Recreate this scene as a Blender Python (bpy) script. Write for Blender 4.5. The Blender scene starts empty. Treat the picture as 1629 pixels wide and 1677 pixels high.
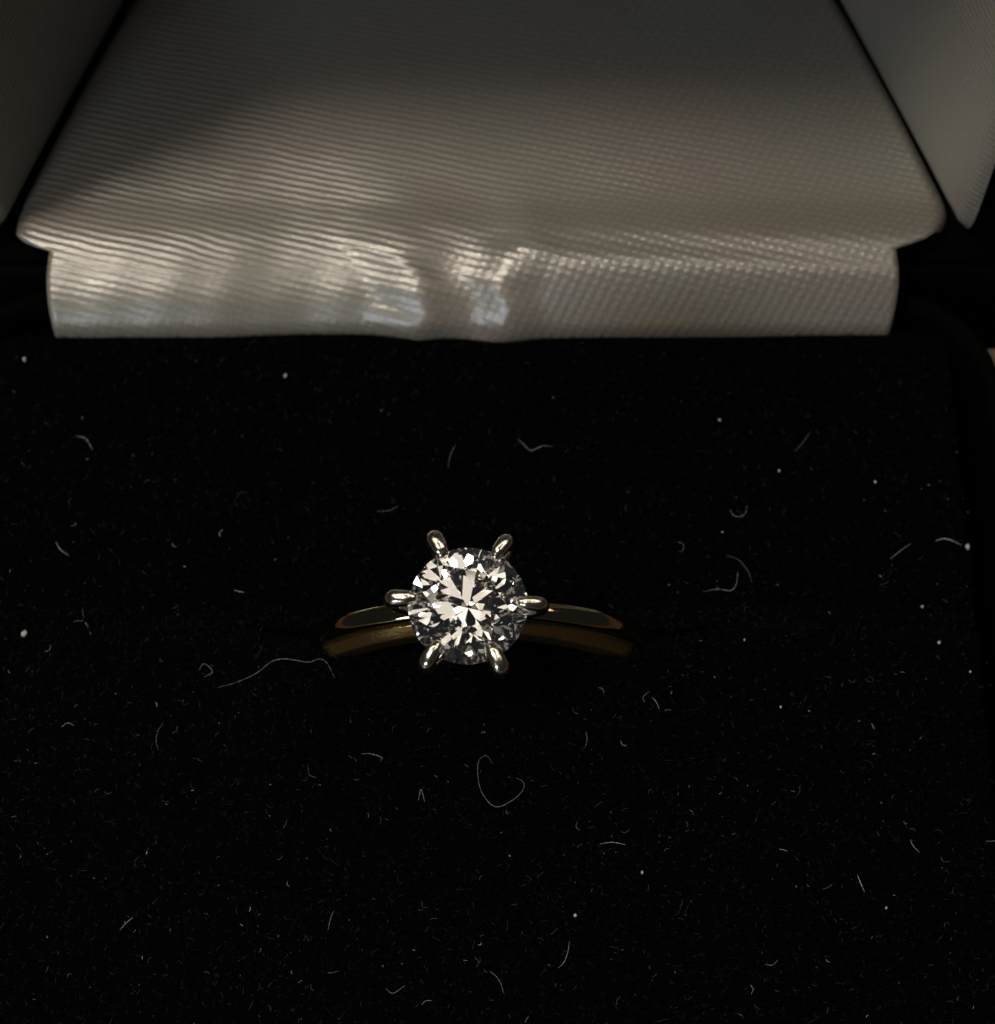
import bpy, bmesh, math, random
import numpy as np
from mathutils import Vector, Matrix

# 1 Blender unit = 1 cm.  Origin: the slot of the cushion, z = 0 the velvet.
scene = bpy.context.scene
scene.unit_settings.scale_length = 0.01
rnd = random.Random(7)
nrs = np.random.RandomState(11)
R = math.radians

# ------------------------------------------------------------------ camera
PITCH = R(62.0)
FPX = 3900.0                       # focal length in pixels of a 1629 px wide frame
CAM = Vector((0.1617, -6.0308, 12.8369))
cd = bpy.data.cameras.new('camera')
cam = bpy.data.objects.new('camera', cd)
scene.collection.objects.link(cam)
cam.location = CAM
cam.rotation_euler = (R(90) - PITCH, 0, 0)
cd.sensor_fit = 'HORIZONTAL'
cd.sensor_width = 36.0
cd.lens = 36.0 * FPX / 1629.0
cd.clip_start = 0.1
cd.clip_end = 1000.0
cd.dof.use_dof = True
cd.dof.focus_distance = 13.25
cd.dof.aperture_fstop = 0.56
scene.camera = cam

# ------------------------------------------------------------------ world and lamps
w = bpy.data.worlds.new('World')
scene.world = w
w.use_nodes = True
w.node_tree.nodes['Background'].inputs[0].default_value = (0.9, 0.95, 1.0, 1)
w.node_tree.nodes['Background'].inputs[1].default_value = 0.013

def lamp(name, az, el, dist, sx, sy, power, col, target=(0, 0.5, 0.5)):
    """area lamp: az 0 = from the viewer, negative = from the left"""
    l = bpy.data.lights.new(name, 'AREA')
    l.shape = 'RECTANGLE'
    l.size = sx
    l.size_y = sy
    l.energy = power
    l.color = col
    o = bpy.data.objects.new(name, l)
    scene.collection.objects.link(o)
    t = Vector(target)
    d = Vector((math.sin(az) * math.cos(el), -math.cos(az) * math.cos(el), math.sin(el)))
    o.location = t + d * dist
    o.rotation_euler = (-d).to_track_quat('-Z', 'Y').to_euler()
    return o

WARM = (1.0, 0.89, 0.74)
COOL = (0.80, 0.90, 1.0)
def spot(name, az, el, dist, size, radius, power, col, target):
    l = bpy.data.lights.new(name, 'SPOT')
    l.spot_size = size
    l.spot_blend = 1.0
    l.shadow_soft_size = radius
    l.energy = power
    l.color = col
    o = bpy.data.objects.new(name, l)
    scene.collection.objects.link(o)
    d = Vector((math.sin(az) * math.cos(el), -math.cos(az) * math.cos(el), math.sin(el)))
    o.location = Vector(target) + d * dist
    o.rotation_euler = (-d).to_track_quat('-Z', 'Y').to_euler()
    return o

# key spotlight from the upper left, fill panels added for the diamond, a cool window in front
spot('key_spotlight', R(-64), R(66), 42, R(12), 6.0, 92000, WARM, (-1.8, 2.5, 0.1))  # narrow soft cone, shaped to dim the edges like a vignette
lamp('facet_fill_panel', R(-58), R(69), 90, 50, 44, 7400, WARM)  # this and the next panels are added to brighten the diamond's facets
lamp('facet_fill_panel', R(180), R(62), 100, 70, 34, 12500, WARM)
lamp('facet_fill_panel', R(122), R(58), 100, 54, 48, 13500, WARM)
lamp('facet_fill_panel', R(-122), R(54), 100, 54, 44, 11500, WARM)
lamp('facet_fill_panel', R(72), R(74), 100, 20, 20, 2600, WARM)
lamp('window_light', R(-30), R(17), 90, 18, 24, 11500, COOL)

scene.view_settings.view_transform = 'Standard'
scene.view_settings.look = 'None'
scene.view_settings.exposure = 0.0
scene.view_settings.gamma = 1.0
c = scene.cycles
scene.render.engine = 'CYCLES'
c.max_bounces = 32
c.transmission_bounces = 32
c.glossy_bounces = 12
c.diffuse_bounces = 4
c.transparent_max_bounces = 16
c.sample_clamp_indirect = 20.0
c.use_denoising = True
c.denoiser = 'OPENIMAGEDENOISE'
c.denoising_input_passes = 'RGB_ALBEDO_NORMAL'

# ------------------------------------------------------------------ helpers
def mesh_obj(name, verts, faces, mat, parent=None, smooth=True, uvs=None):
    me = bpy.data.meshes.new(name)
    me.from_pydata([tuple(v) for v in verts], [], faces)
    me.update()
    if uvs is not None:
        ul = me.uv_layers.new(name='UVMap')
        idx = np.empty(len(me.loops), dtype=np.int32)
        me.loops.foreach_get('vertex_index', idx)
        ul.data.foreach_set('uv', np.asarray(uvs, dtype=np.float32)[idx].ravel())
    if smooth:
        me.polygons.foreach_set('use_smooth', [True] * len(me.polygons))
    me.materials.append(mat)
    o = bpy.data.objects.new(name, me)
    scene.collection.objects.link(o)
    o.parent = parent
    return o

def bm_obj(name, bm, mat, parent=None, smooth=True):
    bmesh.ops.recalc_face_normals(bm, faces=bm.faces)
    me = bpy.data.meshes.new(name)
    bm.to_mesh(me)
    bm.free()
    me.polygons.foreach_set('use_smooth', [smooth] * len(me.polygons))
    me.materials.append(mat)
    o = bpy.data.objects.new(name, me)
    scene.collection.objects.link(o)
    o.parent = parent
    return o

def tag(o, label=None, cat=None, group=None, kind=None):
    if label: o['label'] = label
    if cat: o['category'] = cat
    if group: o['group'] = group
    if kind: o['kind'] = kind
    return o

def empty(name, loc=(0, 0, 0)):
    o = bpy.data.objects.new(name, None)
    scene.collection.objects.link(o)
    o.location = loc
    o.empty_display_size = 0.3
    return o

def grid_faces(nu, nv, off=0, closed_u=False):
    f = []
    for j in range(nv - 1):
        for i in range(nu if closed_u else nu - 1):
            a = off + j * nu + i
            b = off + j * nu + (i + 1) % nu
            f.append((a, b, b + nu, a + nu))
    return f

def tube(points, radii, n=6, flat=1.0):
    """swept tube with rounded ends: verts, faces"""
    P = [Vector(p) for p in points]
    vs, fs = [], []
    t0 = (P[1] - P[0]).normalized()
    ref = Vector((0, 0, 1)) if abs(t0.z) < 0.9 else Vector((1, 0, 0))
    nrm = t0.cross(ref).normalized()
    for i, p in enumerate(P):
        t = (P[min(i + 1, len(P) - 1)] - P[max(i - 1, 0)]).normalized()
        nrm = (nrm - t * nrm.dot(t)).normalized()
        b = t.cross(nrm)
        for k in range(n):
            a = 2 * math.pi * k / n
            vs.append(p + (nrm * math.cos(a) + b * math.sin(a) * flat) * radii[i])
    fs = grid_faces(n, len(P), closed_u=True)
    fs.append(tuple(range(n - 1, -1, -1)))
    fs.append(tuple(range(len(vs) - n, len(vs))))
    return vs, fs

def catmull(pts, sub):
    P = [Vector(p) for p in pts]
    P = [P[0] * 2 - P[1]] + P + [P[-1] * 2 - P[-2]]
    out = []
    for i in range(1, len(P) - 2):
        p0, p1, p2, p3 = P[i - 1:i + 3]
        for s in range(sub):
            t = s / sub
            out.append(0.5 * (2 * p1 + (p2 - p0) * t + (2 * p0 - 5 * p1 + 4 * p2 - p3) * t * t
                              + (3 * p1 - p0 - 3 * p2 + p3) * t ** 3))
    out.append(P[-2])
    return out

class N:
    """small node-tree writer"""
    def __init__(s, name):
        s.m = bpy.data.materials.new(name)
        s.m.use_nodes = True
        s.t = s.m.node_tree
        s.b = s.t.nodes['Principled BSDF']
        s.out = s.t.nodes['Material Output']
    def n(s, typ, **kw):
        x = s.t.nodes.new(typ)
        for k, v in kw.items(): setattr(x, k, v)
        return x
    def set(s, node, **kw):
        for k, v in kw.items():
            node.inputs[k.replace('_', ' ')].default_value = v
        return node
    def l(s, a, b): s.t.links.new(a, b)
    def math(s, op, a, b=None, c=None):
        x = s.n('ShaderNodeMath', operation=op)
        for i, v in enumerate((a, b, c)):
            if v is None: continue
            if isinstance(v, (int, float)): x.inputs[i].default_value = v
            else: s.l(v, x.inputs[i])
        return x.outputs[0]

# ------------------------------------------------------------------ materials
def mat_satin():
    k = N('cream_satin')
    uv = k.n('ShaderNodeUVMap').outputs[0]
    sep = k.n('ShaderNodeSeparateXYZ'); k.l(uv, sep.inputs[0])
    X, T = sep.outputs[0], sep.outputs[1]
    nz = k.n('ShaderNodeTexNoise'); k.set(nz, Scale=1.3, Detail=3.0); k.l(uv, nz.inputs['Vector'])
    nf = k.n('ShaderNodeTexNoise'); k.set(nf, Scale=26.0, Detail=2.0); k.l(uv, nf.inputs['Vector'])
    warp = k.math('ADD', k.math('MULTIPLY', nz.outputs[0], 0.07), k.math('MULTIPLY', nf.outputs[0], 0.016))
    # twill ribs: long diagonal ridges, broken up by the crossing yarns
    ph = k.math('ADD', k.math('ADD', T, k.math('MULTIPLY', X, 0.235)), warp)
    rib = k.math('SINE', k.math('MULTIPLY', ph, 2 * math.pi / 0.047))
    ph2 = k.math('ADD', k.math('SUBTRACT', X, k.math('MULTIPLY', T, 0.55)), k.math('MULTIPLY', warp, 0.8))
    yarn = k.math('SINE', k.math('MULTIPLY', ph2, 2 * math.pi / 0.066))
    mr = k.n('ShaderNodeMapRange', interpolation_type='SMOOTHSTEP')     # the weave opens up to the right
    k.set(mr, From_Min=-1.2, From_Max=1.4, To_Min=0.10, To_Max=0.42); k.l(X, mr.inputs[0])
    fl = k.n('ShaderNodeMapRange', interpolation_type='SMOOTHSTEP')     # pulled smooth on the hinge flap
    k.set(fl, From_Min=0.35, From_Max=0.85, To_Min=0.30, To_Max=1.0); k.l(T, fl.inputs[0])
    slub = k.n('ShaderNodeTexNoise'); k.set(slub, Scale=3.5, Detail=3.0); k.l(uv, slub.inputs['Vector'])
    amp = k.math('MULTIPLY', fl.outputs[0], k.math('ADD', 0.45, slub.outputs[0]))
    ribh = k.math('ADD', k.math('MULTIPLY', rib, k.math('MULTIPLY', amp, 0.5)), 0.5)
    h = k.math('MULTIPLY', ribh, k.math('ADD', k.math('SUBTRACT', 1.0, mr.outputs[0]), k.math('MULTIPLY', yarn, mr.outputs[0])))
    fine = k.n('ShaderNodeTexNoise'); k.set(fine, Scale=110.0, Detail=2.0); k.l(uv, fine.inputs['Vector'])
    h2 = k.math('ADD', h, k.math('MULTIPLY', fine.outputs[0], 0.5))
    bp = k.n('ShaderNodeBump'); k.set(bp, Strength=0.42, Distance=0.009); k.l(h2, bp.inputs['Height'])
    k.l(bp.outputs[0], k.b.inputs['Normal'])
    # colour follows the rib height: darker and slightly greyer between the ribs
    mx = k.n('ShaderNodeMix', data_type='RGBA')
    mx.inputs[6].default_value = (0.245, 0.228, 0.204, 1)
    mx.inputs[7].default_value = (0.365, 0.335, 0.293, 1)
    k.l(h, mx.inputs[0])
    tn = k.n('ShaderNodeTexNoise'); k.set(tn, Scale=0.9, Detail=2.0); k.l(uv, tn.inputs['Vector'])
    tint = k.n('ShaderNodeValToRGB')                                   # faint uneven dye
    tint.color_ramp.elements[0].color = (1.0, 0.96, 0.94, 1); tint.color_ramp.elements[0].position = 0.40
    tint.color_ramp.elements[1].color = (0.97, 1.0, 0.96, 1); tint.color_ramp.elements[1].position = 0.58
    k.l(tn.outputs[0], tint.inputs[0])
    ml = k.n('ShaderNodeMix', data_type='RGBA', blend_type='MULTIPLY'); ml.inputs[0].default_value = 1.0
    k.l(mx.outputs[2], ml.inputs[6]); k.l(tint.outputs[0], ml.inputs[7])
    gr = k.n('ShaderNodeTexNoise'); k.set(gr, Scale=60.0, Detail=4.0, Roughness=0.7); k.l(uv, gr.inputs['Vector'])
    gm = k.n('ShaderNodeMapRange'); k.set(gm, From_Min=0.3, From_Max=0.7, To_Min=0.62, To_Max=1.38); k.l(gr.outputs[0], gm.inputs[0])
    mg = k.n('ShaderNodeVectorMath', operation='SCALE'); k.l(ml.outputs[2], mg.inputs[0]); k.l(gm.outputs[0], mg.inputs['Scale'])
    k.l(mg.outputs[0], k.b.inputs['Base Color'])
    k.set(k.b, Roughness=0.33, IOR=2.5, Sheen_Weight=0.15, Sheen_Roughness=0.4)
    k.b.inputs['Specular IOR Level'].default_value = 0.5
    return k.m

def mat_velvet():
    k = N('black_velvet')
    tc = k.n('ShaderNodeTexCoord')
    nz = k.n('ShaderNodeTexNoise'); k.set(nz, Scale=70.0, Detail=3.0); k.l(tc.outputs['Object'], nz.inputs['Vector'])
    bp = k.n('ShaderNodeBump'); k.set(bp, Strength=0.9, Distance=0.02); k.l(nz.outputs[0], bp.inputs['Height'])
    k.l(bp.outputs[0], k.b.inputs['Normal'])
    k.set(k.b, Base_Color=(0.0008, 0.0014, 0.0013, 1), Roughness=1.0, Sheen_Weight=0.004, Sheen_Roughness=0.5)
    k.b.inputs['Specular IOR Level'].default_value = 0.0
    return k.m

def mat_plain(name, col, rough, metal=0.0, spec=0.5, bump=None):
    k = N(name)
    k.set(k.b, Base_Color=(*col, 1), Roughness=rough, Metallic=metal)
    k.b.inputs['Specular IOR Level'].default_value = spec
    if bump:
        tc = k.n('ShaderNodeTexCoord')
        nz = k.n('ShaderNodeTexNoise'); k.set(nz, Scale=bump[0], Detail=4.0)
        k.l(tc.outputs['Object'], nz.inputs['Vector'])
        bp = k.n('ShaderNodeBump'); k.set(bp, Strength=bump[1], Distance=bump[2])
        k.l(nz.outputs[0], bp.inputs['Height']); k.l(bp.outputs[0], k.b.inputs['Normal'])
    return k.m

def mat_diamond():
    k = N('diamond')
    k.t.nodes.remove(k.b)
    g = k.n('ShaderNodeBsdfGlass')
    g.inputs['Color'].default_value = (1, 1, 1, 1)
    g.inputs['Roughness'].default_value = 0.0
    g.inputs['IOR'].default_value = 2.417
    prev = g.outputs[0]
    k.l(prev, k.out.inputs['Surface'])
    return k.m

def mat_wood():
    k = N('brown_wood')
    tc = k.n('ShaderNodeTexCoord')
    mp = k.n('ShaderNodeMapping'); mp.inputs['Scale'].default_value = (0.25, 2.2, 1)
    k.l(tc.outputs['Object'], mp.inputs[0])
    nz = k.n('ShaderNodeTexNoise'); k.set(nz, Scale=1.6, Detail=8.0, Distortion=0.6); k.l(mp.outputs[0], nz.inputs['Vector'])
    cr = k.n('ShaderNodeValToRGB')
    cr.color_ramp.elements[0].color = (0.05, 0.028, 0.014, 1); cr.color_ramp.elements[0].position = 0.3
    cr.color_ramp.elements[1].color = (0.17, 0.10, 0.05, 1); cr.color_ramp.elements[1].position = 0.7
    k.l(nz.outputs[0], cr.inputs[0]); k.l(cr.outputs[0], k.b.inputs['Base Color'])
    k.set(k.b, Roughness=0.45)
    return k.m

SATIN = mat_satin()
VELVET = mat_velvet()
def mat_islands(name, stops):
    k = N(name)
    g = k.n('ShaderNodeNewGeometry')
    cr = k.n('ShaderNodeValToRGB')
    el = cr.color_ramp.elements
    for i, (p, c_) in enumerate(stops):
        e = el[i] if i < 2 else el.new(p)
        e.position = p; e.color = (*c_, 1)
    k.l(g.outputs['Random Per Island'], cr.inputs[0]); k.l(cr.outputs[0], k.b.inputs['Base Color'])
    k.set(k.b, Roughness=0.8)
    k.b.inputs['Specular IOR Level'].default_value = 0.1
    return k.m
NAP = mat_islands('velvet_fibre', [(0.0, (0.0015, 0.0028, 0.0025)), (1.0, (0.026, 0.034, 0.033)), (0.84, (0.0035, 0.0060, 0.0057))])
LEATHER = mat_plain('black_leatherette', (0.0012, 0.0012, 0.0012), 0.75, spec=0.03, bump=(14, 0.5, 0.02))
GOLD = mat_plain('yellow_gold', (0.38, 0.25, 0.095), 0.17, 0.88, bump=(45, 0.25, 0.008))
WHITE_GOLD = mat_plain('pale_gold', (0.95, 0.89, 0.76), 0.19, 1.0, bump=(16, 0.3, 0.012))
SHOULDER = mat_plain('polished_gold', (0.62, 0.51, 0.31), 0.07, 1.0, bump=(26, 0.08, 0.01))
DIAMOND = mat_diamond()
LINTS = [mat_plain('grey_lint', (g_, g_ * 1.02, g_), 0.8, spec=0.2) for g_ in (0.10, 0.17, 0.26, 0.36)]
DUST = mat_plain('white_dust', (0.5, 0.5, 0.49), 0.8, spec=0.2)
WOOD = mat_wood()
LINT_MIX = mat_islands('mixed_lint', [(0.2, (0.02, 0.023, 0.022)), (1.0, (0.55, 0.56, 0.54)), (0.85, (0.11, 0.115, 0.112))])

# ------------------------------------------------------------------ table
tb = mesh_obj('table', [(-60, -60, -2.6), (60, -60, -2.6), (60, 60, -2.6), (-60, 60, -2.6)], [(0, 1, 2, 3)], WOOD, smooth=False)
tag(tb, kind='structure')

# ------------------------------------------------------------------ ring box
box = empty('ring_box', (0.03, 0, -2.6))
tag(box, 'open black ring box with cream satin lined lid and black velvet cushion', 'ring box')
BO = Vector(box.location)
def rel(vs): return [Vector(v) - BO for v in vs]

def lip(x):                                  # far edge of the front pad, bowed where the ring spreads it
    return 0.03 - 0.275 * math.exp(-((x - 0.05) / 1.45) ** 4) - 0.012 * math.sin(2.3 * x + 1)
def lip_rear(x):
    return 0.05 - 0.03 * math.exp(-((x - 0.05) / 1.12) ** 4) - 0.012 * math.sin(2.3 * x + 1)
PX = 3.06                                    # half width of the cushion
YF, YR = -3.15, 2.14
def edge_drop(d, r):
    d = max(0.0, d)
    return 0.0 if d >= r else -(r - math.sqrt(max(0.0, r * r - (r - d) ** 2)))
def pad_z(x, y):
    front = y < 0.5 * (lip(x) + lip_rear(x))
    z = 0.012 * math.sin(1.7 * x + 0.5) * math.cos(1.3 * y) + 0.006 * math.sin(4.1 * x + 2.2 * y)
    if front:
        z += edge_drop(lip(x) - y, 0.07) + edge_drop(y - YF, 0.3)
        z += 0.285 * math.exp(-((lip(x) - y) / 0.75) ** 2) * math.exp(-((x - 0.05) / 1.75) ** 4)
    else:
        z += edge_drop(y - lip_rear(x), 0.10) + edge_drop(YR - y, 0.16)
        z -= 0.03 * math.exp(-((y - lip_rear(x)) / 0.4) ** 2)
    return z + edge_drop(PX - abs(x), 0.22)

def pad(name, front):
    nx, ny = 150, 90
    vs = []
    ts = [0.5 - 0.5 * math.cos(math.pi * j / (ny - 1)) for j in range(ny)]
    for j in range(-1, ny + 1):
        t = ts[min(max(j, 0), ny - 1)]
        for i in range(nx):
            s = -math.cos(math.pi * i / (nx - 1))
            x = PX * s
            y0, y1 = (YF, lip(x)) if front else (lip_rear(x), YR)
            y = y0 + (y1 - y0) * t
            yy = min(max(y, y0 + 1e-4), y1 - 1e-4)
            z = pad_z(x, yy)
            if j in (-1, ny): z = -1.4
            vs.append((x, y, z))
    n = len(vs)
    f = grid_faces(nx, ny + 2)
    # side skirts
    for side in (0, nx - 1):
        base = len(vs)
        for j in range(ny + 2):
            v = vs[j * nx + side]
            vs.append((v[0], v[1], -1.4))
        for j in range(ny + 1):
            f.append((j * nx + side, (j + 1) * nx + side, base + j + 1, base + j))
    return mesh_obj(name, rel(vs), f, VELVET, box)

pad_f = pad('cushion_pad', True)
tag(pad_f, 'black velvet pad in front of the ring slot')
pad_r = pad('cushion_pad', False)
tag(pad_r, 'black velvet pad behind the ring slot')

def nap(parent, count, ymin, ymax):
    """the pile of the velvet: short upright fibres"""
    xs = nrs.uniform(-PX + 0.05, PX - 0.05, count); ys = nrs.uniform(ymin, ymax, count)
    m = count // 5                                   # ruffled pile along the slot, thickened and raised to make its lip look lit
    for q in range(m):
        ys[q] = (lip(xs[q]) - abs(nrs.normal(0.03, 0.03)) - 0.012) if ymin < -1 else (lip_rear(xs[q]) + abs(nrs.normal(0, 0.04)) + 0.012)
    V, Fc = [], []
    for x, y in zip(xs, ys):
        if lip(x) - 0.01 < y < lip_rear(x) + 0.01: continue
        z = pad_z(x, y) - 0.004
        h = rnd.uniform(0.012, 0.036) * (1.7 if abs(y - lip(x)) < 0.08 else 1.0); a = rnd.uniform(0, 6.283); wd = rnd.uniform(0.0016, 0.0030)
        lx, ly = rnd.gauss(0, 0.018), rnd.gauss(-0.006, 0.018)
        dx, dy = math.cos(a) * wd, math.sin(a) * wd
        b = len(V)
        V += [(x - dx, y - dy, z), (x + dx, y + dy, z), (x + dx * .6 + lx, y + dy * .6 + ly, z + h), (x - dx * .6 + lx, y - dy * .6 + ly, z + h)]
        Fc.append((b, b + 1, b + 2, b + 3))
    o = mesh_obj('velvet_nap', rel(V), Fc, NAP, parent, smooth=False)
    o['kind'] = 'stuff'
    return o
nap(pad_f, 70000, YF + 0.1, 0.03)
nap(pad_r, 45000, -0.05, YR - 0.03)

def rounded_rect(hx, y0, y1, r, n=10):
    pts = []
    for cx, cy, a0 in ((hx - r, y1 - r, 0), (-hx + r, y1 - r, 90), (-hx + r, y0 + r, 180), (hx - r, y0 + r, 270)):
        for k in range(n + 1):
            a = R(a0 + 90 * k / n)
            pts.append((cx + r * math.cos(a), cy + r * math.sin(a)))
    return pts

# base shell: outer wall, rounded rim, inner wall
prof = [(-0.20, -2.59), (-0.04, -2.52), (0.0, -2.3), (0.0, -0.12), (-0.03, -0.02), (-0.08, 0.02), (-0.13, -0.02), (-0.15, -0.12), (-0.15, -1.6)]
vs = []
for off, z in prof:
    vs += [(x, y, z) for x, y in rounded_rect(3.36 + off, -3.40 - off, 2.48 + off, 0.80 + off * 0.8)]
nu = len(rounded_rect(1, 0, 1, .1))
fs = grid_faces(nu, len(prof), closed_u=True)
fs.append(tuple(range(nu - 1, -1, -1)))
fs.append(tuple(range(len(vs) - nu, len(vs))))
mesh_obj('base_shell', rel(vs), fs, LEATHER, box)

# leatherette spine that hinges lid and base
bm = bmesh.new()
bmesh.ops.create_cube(bm, size=1.0)
for v in bm.verts:
    v.co = Vector((v.co.x * 7.1, 2.60 + v.co.y * 0.22, -0.42 + v.co.z * 0.98)) - Vector((0, BO.y, BO.z))
bmesh.ops.bevel(bm, geom=bm.edges[:], offset=0.08, segments=4, affect='EDGES', profile=0.5)
bm_obj('hinge_spine', bm, LEATHER, box)

# ---- lid, standing open: its hinge-side wall lies behind the base, its top stands upright
HP = Vector((0.06, 2.60, 0.33)); LP = R(2)
LV = Vector((0, math.cos(LP), math.sin(LP))); LW = Vector((0, -math.sin(LP), math.cos(LP)))
def lid_pt(x, v, w_): return HP + Vector((x, 0, 0)) + LV * v + LW * w_
DEEP = 2.55          # how far the lid wall runs back
HIGH = 5.4           # how far the lid stands up
def lid_hw(v): return 3.075 - 0.375 * v

# lid shell as a hollow tray with tapering walls, open towards the viewer
def tray(hx_f, hx_b, v0, v1, w0, w1, th):
    o = [(-hx_f, v0, w0), (hx_f, v0, w0), (hx_f, v0, w1), (-hx_f, v0, w1)]
    bk = [(-hx_b, v1, w0 + .05), (hx_b, v1, w0 + .05), (hx_b, v1, w1 - .5), (-hx_b, v1, w1 - .5)]
    oi = [(-hx_f + th, v0, w0 + th), (hx_f - th, v0, w0 + th), (hx_f - th, v0, w1 - th), (-hx_f + th, v0, w1 - th)]
    bi = [(-hx_b + th, v1 - th, w0 + .05 + th), (hx_b - th, v1 - th, w0 + .05 + th), (hx_b - th, v1 - th, w1 - .5 - th), (-hx_b + th, v1 - th, w1 - .5 - th)]
    V = o + bk + oi + bi
    Fc = []
    for k in range(4):
        q = (k + 1) % 4
        Fc += [(k, q, 4 + q, 4 + k), (8 + k, 12 + k, 12 + q, 8 + q), (k, 8 + k, 8 + q, q)]
    Fc += [(4, 5, 6, 7), (15, 14, 13, 12)]
    bm = bmesh.new()
    bv = [bm.verts.new(lid_pt(*p) - BO) for p in V]
    for f_ in Fc: bm.faces.new([bv[i] for i in f_])
    bmesh.ops.bevel(bm, geom=[e for e in bm.edges], offset=0.05, segments=3, affect='EDGES', profile=0.5)
    return bm
lid = bm_obj('lid_shell', tray(3.36, 2.62, -0.06, DEEP + 0.45, -0.32, HIGH + 0.35, 0.16), LEATHER, box)

# satin strip: from behind the pad up the hinge flap, over the lid wall and up the lid top
FB = Vector((0, 2.075, -0.30))                      # foot of the flap, tucked behind the velvet
prof = []
flap = catmull([FB, (0, 2.09, 0.00), (0, 2.165, 0.125), (0, 2.34, 0.245), HP + Vector((0, -.02, .01)), lid_pt(0, .25, .025)], 9)[:-1]
back = [lid_pt(0, .25 + (DEEP - .55) * k / 40, 0.025 + 0.05 * math.sin(math.pi * k / 40)) for k in range(41)]
turn = [lid_pt(0, DEEP - .30 + .30 * math.sin(a), .025 + .30 * (1 - math.cos(a))) for a in [R(90) * k / 8 for k in range(1, 9)]]
up = [lid_pt(0, DEEP + 0.0, .325 + 3.6 * k / 12) for k in range(1, 13)]
prof = [Vector((0, p.y, p.z)) for p in flap + back + turn + up]
s = [0.0]
for a, b in zip(prof[:-1], prof[1:]): s.append(s[-1] + (b - a).length)
SH = s[len(flap) - 1]
def strip_hw(i):
    p = prof[i]
    v = (p - HP).dot(LV)
    wv = (p - HP).dot(LW)
    if i < len(flap) and v < -0.09:
        e = max(0.0, min(1.0, (-v - 0.02) / 0.5))
        return 2.655 + 0.03 * math.sin(e * 3.0)
    k = min(1.0, max(0.0, (v + 0.09) / 0.42))
    k = math.sqrt(1 - (1 - k) ** 2)
    return 2.66 + (lid_hw(v) - 0.02 - 2.66) * k if wv < 0.5 else lid_hw(DEEP) - .06
def gz(x, c0, s0): return math.exp(-((x - c0) / s0) ** 2)
FX = np.linspace(-2.8, 2.8, 1121)               # folds across the flap: long left flanks, short right ones
FD = np.interp(FX, [-2.8, -1.3, -0.66, -0.34, -0.16, -0.02, 0.20, 0.45, 2.8], [0.03, 0.03, 0.0, 0.095, 0.04, 0.03, 0.100, 0.02, 0])
kr = np.exp(-(np.arange(-45, 46) * 0.005 / 0.06) ** 2)
FD = np.convolve(FD, kr / kr.sum(), mode='same')
nx = 260
vs, uvs = [], []
for j, p in enumerate(prof):
    tn = (prof[min(j + 1, len(prof) - 1)] - prof[max(j - 1, 0)]).normalized()
    nm = Vector((0, -tn.z, tn.y))
    hw = strip_hw(j)
    fl = math.exp(-((s[j] - SH * 0.50) / (SH * 0.38)) ** 2)       # where the flap is loose
    for i in range(nx):
        q = -1 + 2 * i / (nx - 1)
        x = hw * q
        d = 0.0
        # soft folds of the loose flap: two puffs by the middle, a pocket between, long sag to the right
        d += fl * (float(np.interp(x + 0.35 * (s[j] - SH * 0.45) * (0.25 - 0.75 * math.tanh((x + 0.3) * 4)) + 0.05 * math.sin(11 * s[j] + 3 * x) + 0.02 * math.sin(31 * s[j] + 9 * x), FX, FD)) + 0.012 * gz(x, -2.0, 0.5))
        lf = 0.5 - 0.5 * math.tanh((x - 0.3) * 5)
        d += fl * lf * (0.003 * math.sin(5.5 * x + 9 * s[j]) + 0.002 * math.sin(17 * x - 6 * s[j])) + 0.003 * math.sin(3.1 * x + 2.4 * s[j])
        d += 0.11 * (1 - lf) * math.exp(-((s[j] - SH * 0.66) / (SH * 0.24)) ** 2)
        d -= fl * (0.07 * gz(x, -1.15, 0.34) * (1 - 0.6 * fl))
        # crease on the right, where flap and lid wall meet
        d -= 0.022 * math.exp(-((s[j] - SH * 0.78 + 0.05 * x) / 0.07) ** 2) * (1 / (1 + math.exp(-(x - 0.35) * 8)))
        e = (1 - abs(q)) * hw                                         # rolled-under side edges
        d += edge_drop(e, 0.12) if j > len(flap) - 8 else edge_drop(e, 0.025)
        vs.append(p + Vector((x + 0.075 * min(1.0, max(0.0, ((p - HP).dot(LV) + 0.09) / 0.3)), 0, 0)) + nm * d)
        uvs.append((x, s[j]))
lin = mesh_obj('lining_panel', rel(vs), grid_faces(nx, len(prof)), SATIN, lid, uvs=uvs)
tag(lin, 'cream satin strip lining the lid and folding down behind the cushion')

# side panels (cheeks) of the lid
def cheek(sgn):
    nv, nw = 50, 90
    V, U = [], []
    for j in range(nw):
        for i in range(nv):
            a, b = i / (nv - 1), j / (nw - 1)
            v = -0.0 + (DEEP - 0.05) * a
            wv = 0.02 + (HIGH - 0.4) * b
            v0 = 0.0 + 0.05 * math.exp(-wv / 0.08)
            v = v0 + (DEEP - 0.05 - v0) * a
            em = min(v - v0, wv - 0.02, DEEP - 0.05 - v)
            x = (lid_hw(v) + 0.010 - 0.02 * math.exp(-v / 0.5) + 0.012 * wv) - 0.030 - edge_drop(em, 0.06) * 1.0 - 0.03 * math.sin(math.pi * a) * math.sin(math.pi * min(1, b * 2))
            V.append(lid_pt(sgn * x, v, wv)); U.append((v * 0.9 - 3.2, wv * 0.9 + 2.0 - 0.35 * v))
    o = mesh_obj('side_panel', rel(V), grid_faces(nv, nw), SATIN, lid, uvs=U)
    return o
cl = cheek(-1); tag(cl, 'shaded left satin side panel of the lid')
cr_ = cheek(1); tag(cr_, 'grey right satin side panel of the lid')

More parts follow.
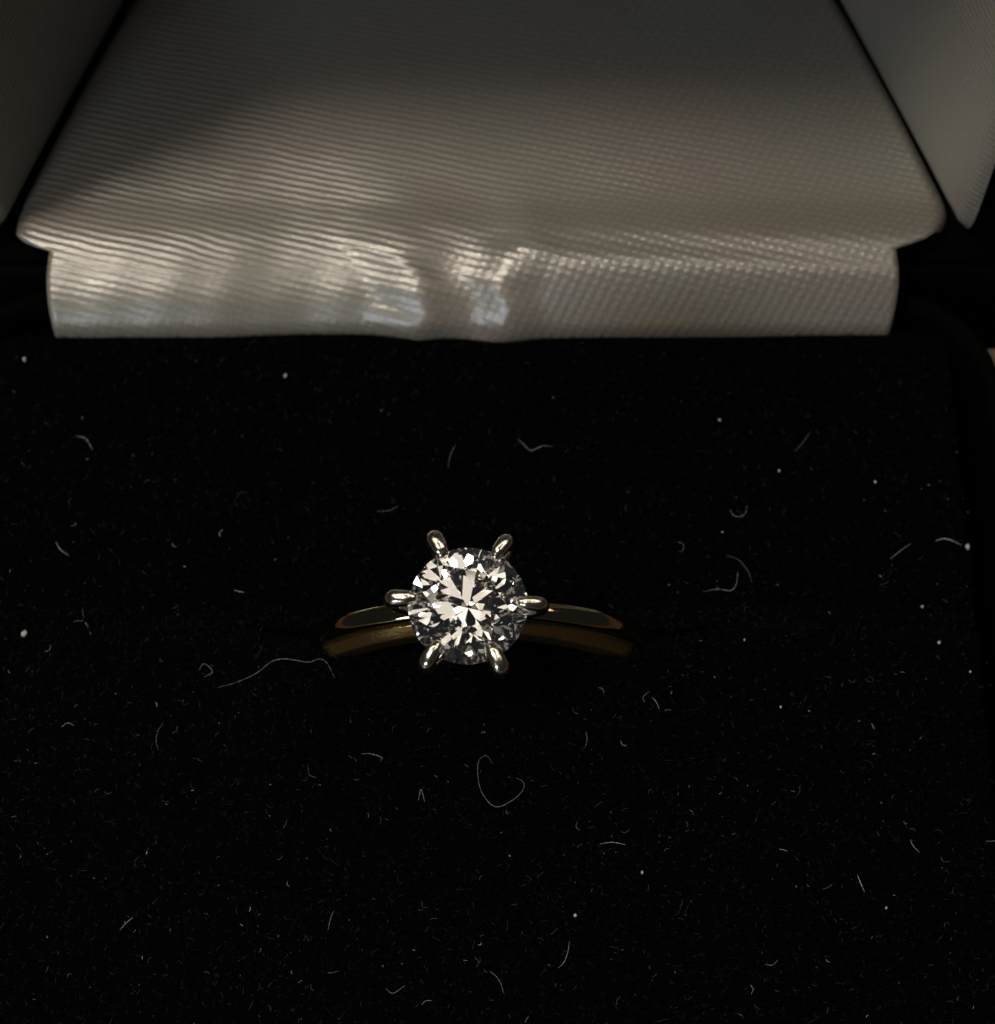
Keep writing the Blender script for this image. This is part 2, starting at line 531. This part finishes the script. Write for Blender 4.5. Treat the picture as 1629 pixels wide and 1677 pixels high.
# ------------------------------------------------------------------ diamond ring
AX = Vector((-0.040, -math.cos(R(78.3)), math.sin(R(78.3)))).normalized()       # axis from ring centre to stone
RC = Vector((0.0, -0.3795, 1.1184)) - AX * 1.42
ring = empty('diamond_ring', RC)
tag(ring, 'gold solitaire ring with round six prong diamond standing in the black velvet slot', 'ring')
YV = AX.cross(Vector((1, 0, 0))).normalized()                  # across the band (away from viewer)
XV = YV.cross(AX)
M = Matrix(((XV.x, YV.x, AX.x), (XV.y, YV.y, AX.y), (XV.z, YV.z, AX.z)))
def rp(x, y, z): return M @ Vector((x, y, z))                 # ring frame -> offset from centre

# band: flat-sided D section, tapering towards the head, slightly wider below
RO = 1.085
vs = []
nseg = 160
corners = [(1, -1), (1, 0.55), (0.72, 1), (-0.2, 1), (-1, 0.36), (-1, -1)]
sect = []
for k, cn in enumerate(corners):               # chamfered section with softened corners
    pv, nx_ = corners[k - 1], corners[(k + 1) % len(corners)]
    a_ = Vector(cn); u1 = (Vector(pv) - a_).normalized() * 0.13; u2 = (Vector(nx_) - a_).normalized() * 0.13
    for t in (0.0, 0.25, 0.5, 0.75, 1.0):
        q = a_ + u1 * (1 - t) ** 2 + u2 * t ** 2
        sect.append((q.x, q.y))
for i in range(nseg):
    th = 2 * math.pi * i / nseg
    top = max(0.0, math.cos(th))
    hwid = 0.094 - 0.036 * top ** 5
    hth = 0.085 + 0.010 * top ** 4
    for cy, cz in sect:
        r_ = RO - hth + cz * hth
        vs.append(rp(r_ * math.sin(th), cy * hwid, r_ * math.cos(th)))
fs = []
ns = len(sect)
for i in range(nseg):
    for k in range(ns):
        a, b = i * ns + k, i * ns + (k + 1) % ns
        a2, b2 = ((i + 1) % nseg) * ns + k, ((i + 1) % nseg) * ns + (k + 1) % ns
        fs.append((a, b, b2, a2))
band = mesh_obj('band', vs, fs, GOLD, ring)
tag(band, 'yellow gold band half sunk in the velvet slot')

# raised shoulders that climb from the band to the head
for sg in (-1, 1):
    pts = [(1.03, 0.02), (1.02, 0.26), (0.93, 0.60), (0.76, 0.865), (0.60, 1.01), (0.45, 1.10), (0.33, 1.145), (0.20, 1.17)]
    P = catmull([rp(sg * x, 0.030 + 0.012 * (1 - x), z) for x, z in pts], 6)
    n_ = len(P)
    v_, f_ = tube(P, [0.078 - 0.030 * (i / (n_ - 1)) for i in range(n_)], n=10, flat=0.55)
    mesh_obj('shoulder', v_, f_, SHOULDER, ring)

SR = 0.327                 # stone radius
SZ = 1.42                  # girdle height above the ring centre
SPIN = R(-3)
def sp(r_, az, z): return rp(r_ * math.cos(az), r_ * math.sin(az), SZ + z)

# head: a small cup and a gallery wire that carry the prongs
bm_v, bm_f = [], []
pr = [(0.02, -0.44), (0.10, -0.43), (0.125, -0.38), (0.115, -0.33), (0.14, -0.30), (0.15, -0.275), (0.13, -0.26), (0.06, -0.30), (0.0, -0.33)]
for r_, z in pr:
    for k in range(32): bm_v.append(sp(max(r_, 0.003), 2 * math.pi * k / 32, z))
mesh_obj('setting_cup', bm_v, grid_faces(32, len(pr), closed_u=True), WHITE_GOLD, ring)
gal = [sp(0.235, 2 * math.pi * k / 64, -0.20) for k in range(64)]
V, Fc = [], []
for k in range(64):
    az = 2 * math.pi * k / 64
    for q in range(8):
        a = 2 * math.pi * q / 8
        V.append(sp(0.245 + 0.026 * math.cos(a), az, -0.205 + 0.026 * math.sin(a)))
for k in range(64):
    for q in range(8):
        Fc.append((k * 8 + q, k * 8 + (q + 1) % 8, ((k + 1) % 64) * 8 + (q + 1) % 8, ((k + 1) % 64) * 8 + q))
mesh_obj('gallery_wire', V, Fc, WHITE_GOLD, ring)

# prongs: each rises from the cup, flares past the girdle and hooks over the crown
var = [(0.035, 0.0, 0.90), (0.030, 0.05, 0.98), (0.030, -0.03, 1.12), (0.040, 0.02, 1.05), (0.036, 0.04, 1.0), (0.042, -0.03, 1.08)]
for k in range(6):
    dr, da, fat = var[k]
    az = SPIN + k * math.pi / 3
    prong_pts = [(0.10, -0.40), (0.19, -0.29), (0.295, -0.13), (0.352 + dr, -0.02), (0.372 + dr, 0.055), (0.355 + dr, 0.105), (0.326, 0.122), (0.296, 0.124)]
    rad = [0.034, 0.036, 0.040, 0.043, 0.046, 0.048, 0.044, 0.034]
    P = catmull([sp(r_, az + da * max(0, z + .1), z) for r_, z in prong_pts], 5)
    rr = []
    for i in range(len(P)):
        u_ = i / 5
        i0 = min(int(u_), len(rad) - 2)
        rr.append((rad[i0] + (rad[i0 + 1] - rad[i0]) * (u_ - i0)) * fat)
    # rounded tip
    t = (P[-1] - P[-2]).normalized()
    r0 = rr[-1]
    for q in (0.35, 0.65, 0.88, 0.98):
        P.append(P[-1] + t * r0 * (0.30 if q < .8 else .16)); rr.append(r0 * math.sqrt(1 - q * q))
    v_, f_ = tube(P, rr, n=14)
    mesh_obj('prong', v_, f_, WHITE_GOLD, ring)

# diamond: round brilliant, cut facet by facet from a block
bm = bmesh.new()
bmesh.ops.create_cube(bm, size=4.0)
def cut(p, nrm):
    nrm = Vector(nrm).normalized()
    bmesh.ops.bisect_plane(bm, geom=bm.verts[:] + bm.edges[:] + bm.faces[:], plane_co=p, plane_no=nrm, clear_outer=True, dist=1e-6)
    ed = [e for e in bm.edges if e.is_boundary]
    if ed: bmesh.ops.holes_fill(bm, edges=ed, sides=0)
def cyl(r_, az, z): return Vector((r_ * math.cos(az), r_ * math.sin(az), z))
def cut3(a, b, c3, ):
    nrm = (b - a).cross(c3 - a)
    if nrm.dot(a) < 0: nrm = -nrm
    cut(a, nrm)
ZG, TB = 0.018, 0.56
CA, PA = math.tan(R(34.5)), math.tan(R(40.8))
ZT = ZG + (1 - TB) * CA
c22 = math.cos(R(22.5))
rs_ = (TB * c22 + 1) / 2
zs = ZG + (1 - rs_ * c22) * CA
rl = 0.24
zl = -ZG - (1 - rl * c22) * PA
cut((0, 0, ZT), (0, 0, 1))
for k in range(64):
    az = R(360 * k / 64); cut(cyl(1.0, az, 0), cyl(1, az, 0))
for k in range(8):
    az = R(45 * k)
    cut(cyl(1, az, ZG), (CA * math.cos(az), CA * math.sin(az), 1))
    cut(cyl(1, az, -ZG), (PA * math.cos(az), PA * math.sin(az), -1))
    am = az + R(22.5)
    star_r, star_z = TB * c22, ZT
    sl = (star_z - zs) / (rs_ - star_r)
    cut(cyl(rs_, am, zs), (sl * math.cos(am), sl * math.sin(am), 1))
    for sg in (-1, 1):
        cut3(cyl(rs_, am, zs), cyl(1, am + sg * R(22.5), ZG), cyl(1.0, am, ZG))
        cut3(cyl(rl, am, zl), cyl(1, am + sg * R(22.5), -ZG), cyl(1.0, am, -ZG))
dspin = R(9)
for v in bm.verts:
    x, y, z = v.co
    x, y = x * math.cos(dspin) - y * math.sin(dspin), x * math.sin(dspin) + y * math.cos(dspin)
    v.co = rp(x * SR, y * SR, SZ + z * SR)
dia = bm_obj('diamond', bm, DIAMOND, ring, smooth=False)
tag(dia, 'round brilliant cut clear diamond')

# ------------------------------------------------------------------ lint and dust on the velvet
FWD = Vector((0, math.cos(PITCH), -math.sin(PITCH))); UPV = Vector((0, math.sin(PITCH), math.cos(PITCH)))
def on_pad(px, py, lift=0.03):
    """the spot on the velvet seen at that place of the photograph"""
    d = FWD + Vector((1, 0, 0)) * ((px - 814.5) / FPX) - UPV * ((py - 838.5) / FPX)
    z = 0.0
    for _ in range(4):
        p = CAM + d * ((z + lift - CAM.z) / d.z)
        z = pad_z(p.x, min(max(p.y, YF + .01), YR - .01))
    return p
def A(pts): return [(x / 1.529, 580 + y / 1.529) for x, y in pts]
def B(pts): return [(810 + x / 1.5287, 580 + y / 1.5287) for x, y in pts]

def thread(pts, rad, label, name='lint_thread', cat='lint', group=None, mat=None, lift=0.026):
    P = [on_pad(x, y, lift + 0.016 * math.sin(1.7 * i + x)) for i, (x, y) in enumerate(pts)]
    C = catmull(P, 7)
    n = len(C)
    rr = [rad * (0.4 + 0.6 * math.sin(math.pi * (i + .7) / (n + .4))) * (1 + 0.3 * math.sin(i * 1.9 + pts[0][0])) for i in range(n)]
    base = C[n // 2].copy()
    v_, f_ = tube([p - base for p in C], rr, n=5)
    o = mesh_obj(name, v_, f_, mat or LINTS[rnd.choice((0, 1, 1, 2, 2, 3))])
    o.location = base
    return tag(o, label, cat, group)

def speck(px, py, rpx, label, name='dust_speck', cat='dust speck'):
    p = on_pad(px, py, 0.036)
    stretch = rnd.uniform(0.6, 1.0)
    bm = bmesh.new()
    bmesh.ops.create_icosphere(bm, subdivisions=2, radius=rpx * 0.8 / 279.0)
    for v in bm.verts:
        v.co *= 1 + rnd.uniform(-.45, .35)
        v.co.x *= stretch
        v.co.z *= 0.7
    o = bm_obj(name, bm, DUST, None)
    o.location = p
    return tag(o, label, cat)

TH = 0.0020
thread(A([(545, 835), (590, 822), (640, 800), (680, 770), (715, 763), (770, 771), (800, 763), (820, 775), (838, 812)]), TH,
       'long pale thread lying just below left end of the gold band')
thread([(808, 1252), (797, 1238), (785, 1244), (782, 1266), (789, 1298), (811, 1321), (838, 1311), (856, 1294), (857, 1281), (846, 1274)], TH * 1.05,
       'curled open loop of thread below the diamond')
thread(A([(498, 792), (508, 776), (520, 780), (532, 796), (512, 808)]), TH * 1.2, 'small hooked thread left of the long pale thread')
thread(A([(158, 700), (172, 680), (190, 668), (208, 666), (206, 636)]), TH * 1.3, 'bent fibre near the left edge level with the band')
thread(A([(208, 666), (218, 678), (228, 702)]), TH * 1.3, 'short stubby fibre touching the bent one near left edge')
thread(A([(905, 1001), (925, 1000), (945, 1005), (957, 1011), (952, 1018)]), TH, 'fine bent fibre between the long thread and the curled loop')
thread(A([(770, 1028), (773, 1050), (779, 1056), (792, 1060)]), TH, 'L shaped fibre below the long pale thread')
thread(A([(1047, 1117), (1053, 1090), (1058, 1100), (1063, 1120)]), TH, 'tiny upside down V of fibre left of the curled loop')
thread(A([(396, 992), (391, 968), (396, 942), (409, 924)]), TH * 1.1, 'upright curved fibre below the small hooked thread')
thread(A([(836, 1394), (828, 1412), (821, 1442)]), TH * 1.1, 'slanted fibre in the lower velvet left of centre')
thread(A([(300, 1442), (316, 1424), (333, 1410)]), TH * 1.7, 'frayed pale fibre at lower left of the velvet')
thread(A([(965, 1588), (982, 1600), (998, 1592), (1015, 1580)]), TH, 'shallow hook of fibre near the bottom edge')
thread(A([(1226, 1545), (1240, 1556), (1252, 1572), (1262, 1602)]), TH * 1.1, 'curved fibre near bottom edge under the diamond')
thread(A([(1122, 282), (1128, 252), (1140, 226)]), TH, 'fine upright fibre above and left of the diamond')
thread(A([(944, 394), (975, 391), (996, 380)]), TH, 'nearly level fibre left of the upper prongs')
thread(A([(140, 470), (152, 490), (175, 506)]), TH * 1.5, 'blurred fibre far left in the upper velvet')
thread(A([(190, 205), (215, 212), (232, 240)]), TH * 2.2, 'soft wide fibre at upper left below the satin flap')
thread(B([(588, 388), (597, 403), (612, 407), (627, 399), (631, 378)]), TH, 'U shaped fibre on the right of the rear velvet')
thread(B([(456, 470), (470, 474), (472, 490), (460, 495)]), TH, 'small curl of fibre right of the upper right prong')
thread(B([(580, 503), (610, 515), (634, 544), (643, 572)]), TH * .9, 'long arching fibre right of the diamond')
thread(B([(522, 594), (560, 588), (590, 592), (604, 577), (609, 545)]), TH * .9, 'rising fibre under the long arching one')
thread(B([(60, 214), (78, 232), (92, 241), (120, 230), (146, 231)]), TH * 1.2, 'crooked fibre above the upper right prong')
thread(B([(752, 243), (772, 220), (791, 194)]), TH * 1.4, 'faint slanting fibre at upper right')
thread(B([(1103, 468), (1122, 462), (1142, 466), (1168, 478)]), TH * 2.2, 'thick pale fibre trailing from the big right hand fluff')
thread(B([(990, 512), (1012, 495), (1041, 474)]), TH * 1.7, 'slanting fibre left of the big right hand fluff')
thread(B([(908, 1304), (915, 1322), (926, 1347)]), TH * 1.3, 'pale slanted fibre at lower right of the velvet')
thread(B([(1040, 1215), (1048, 1232), (1063, 1247)]), TH * 1.2, 'short fibre at far lower right')
thread(B([(187, 1470), (182, 1500), (172, 1524), (158, 1537)]), TH, 'hanging J shaped fibre below right of the diamond')
thread(B([(375, 872), (372, 858), (386, 844)]), TH, 'small hook under the right end of the band, left one')
thread(B([(393, 858), (404, 870), (412, 890)]), TH, 'small hook under the right end of the band, right one')
thread(B([(258, 834), (270, 838), (274, 850)]), TH, 'short fibre below the lower right prong')
thread(B([(263, 1226), (295, 1222), (327, 1228)]), TH * .9, 'level fibre in the lower velvet right of the curled loop')
thread(B([(228, 944), (231, 962), (227, 984)]), TH, 'upright fibre right of and above the curled loop')
speck(39, 1038, 7.5, 'bright round white speck at the left edge level with the band')
speck(1584, 895, 7.0, 'big pale fluff near the right edge', 'lint_fluff', 'lint fluff')
speck(467, 615, 5.0, 'soft grey speck below the left half of the satin flap')
speck(40, 588, 6.0, 'blurred grey speck at far upper left')
for px, py, r_, lb in ((952, 320, 3.2, 'small bright speck at upper right, outermost of the rear velvet'),
                       (712, 292, 2.8, 'tiny speck above the U shaped fibre'),
                       (563, 165, 3.6, 'grey speck highest on the right of the velvet'),
                       (570, 445, 2.6, 'tiny speck left of and below the U shaped fibre'),
                       (625, 715, 3.0, 'bright speck on the slot edge right of the band'),
                       (369, 1298, 3.6, 'bright upright speck low and right of the curled loop'),
                       (201, 1405, 3.4, 'bright speck lower left of the bright upright speck'),
                       (1112, 722, 3.4, 'bright speck far right just below the slot'),
                       (1190, 795, 3.0, 'bright speck nearest the right edge below the slot'),
                       (1070, 632, 3.2, 'bright speck far right just above the slot'),
                       (980, 1386, 2.8, 'small bright speck at lower right corner area'),
                       (716, 883, 2.8, 'small level speck below the slot on the right')):
    q = B([(px, py)])[0]
    speck(q[0], q[1], r_, lb)

# the uncountable rest: fine lint and dust bits
V, Fc = [], []
for i in range(1500):
    for _ in range(20):
        px, py = rnd.uniform(-40, 1670), rnd.uniform(575, 1720)
        dens = 0.30 + 0.7 * min(1, max(0, (py - 700) / 350)) * (0.55 + 0.45 * math.sin(px * .006 + 1.0) * math.cos(py * .005))
        if rnd.random() < dens and not (500 < px < 1070 and 860 < py < 1150): break
    p = on_pad(px, py, rnd.uniform(0.012, 0.034))
    if lip(p.x) < p.y < lip_rear(p.x): continue
    L = min(0.16, rnd.expovariate(1 / 0.013) + 0.005)
    a = rnd.uniform(0, 6.283)
    d = Vector((math.cos(a), math.sin(a), 0))
    sd = Vector((-d.y, d.x, 0)) * rnd.uniform(-.4, .4) * L
    q0, q1, q2 = p - d * L / 2, p + sd, p + d * L / 2 + Vector((0, 0, rnd.uniform(-.01, .015)))
    rad = rnd.uniform(0.0007, 0.0019)
    v_, f_ = tube(catmull([q0, q1, q2], 3), [rad * .6] + [rad] * 5 + [rad * .6], n=4)
    b = len(V)
    V += v_
    Fc += [tuple(b + k for k in f) for f in f_]
o = mesh_obj('fine_lint', V, Fc, LINT_MIX)
tag(o, 'fine pale lint and dust scattered over the black velvet', 'lint', kind='stuff')
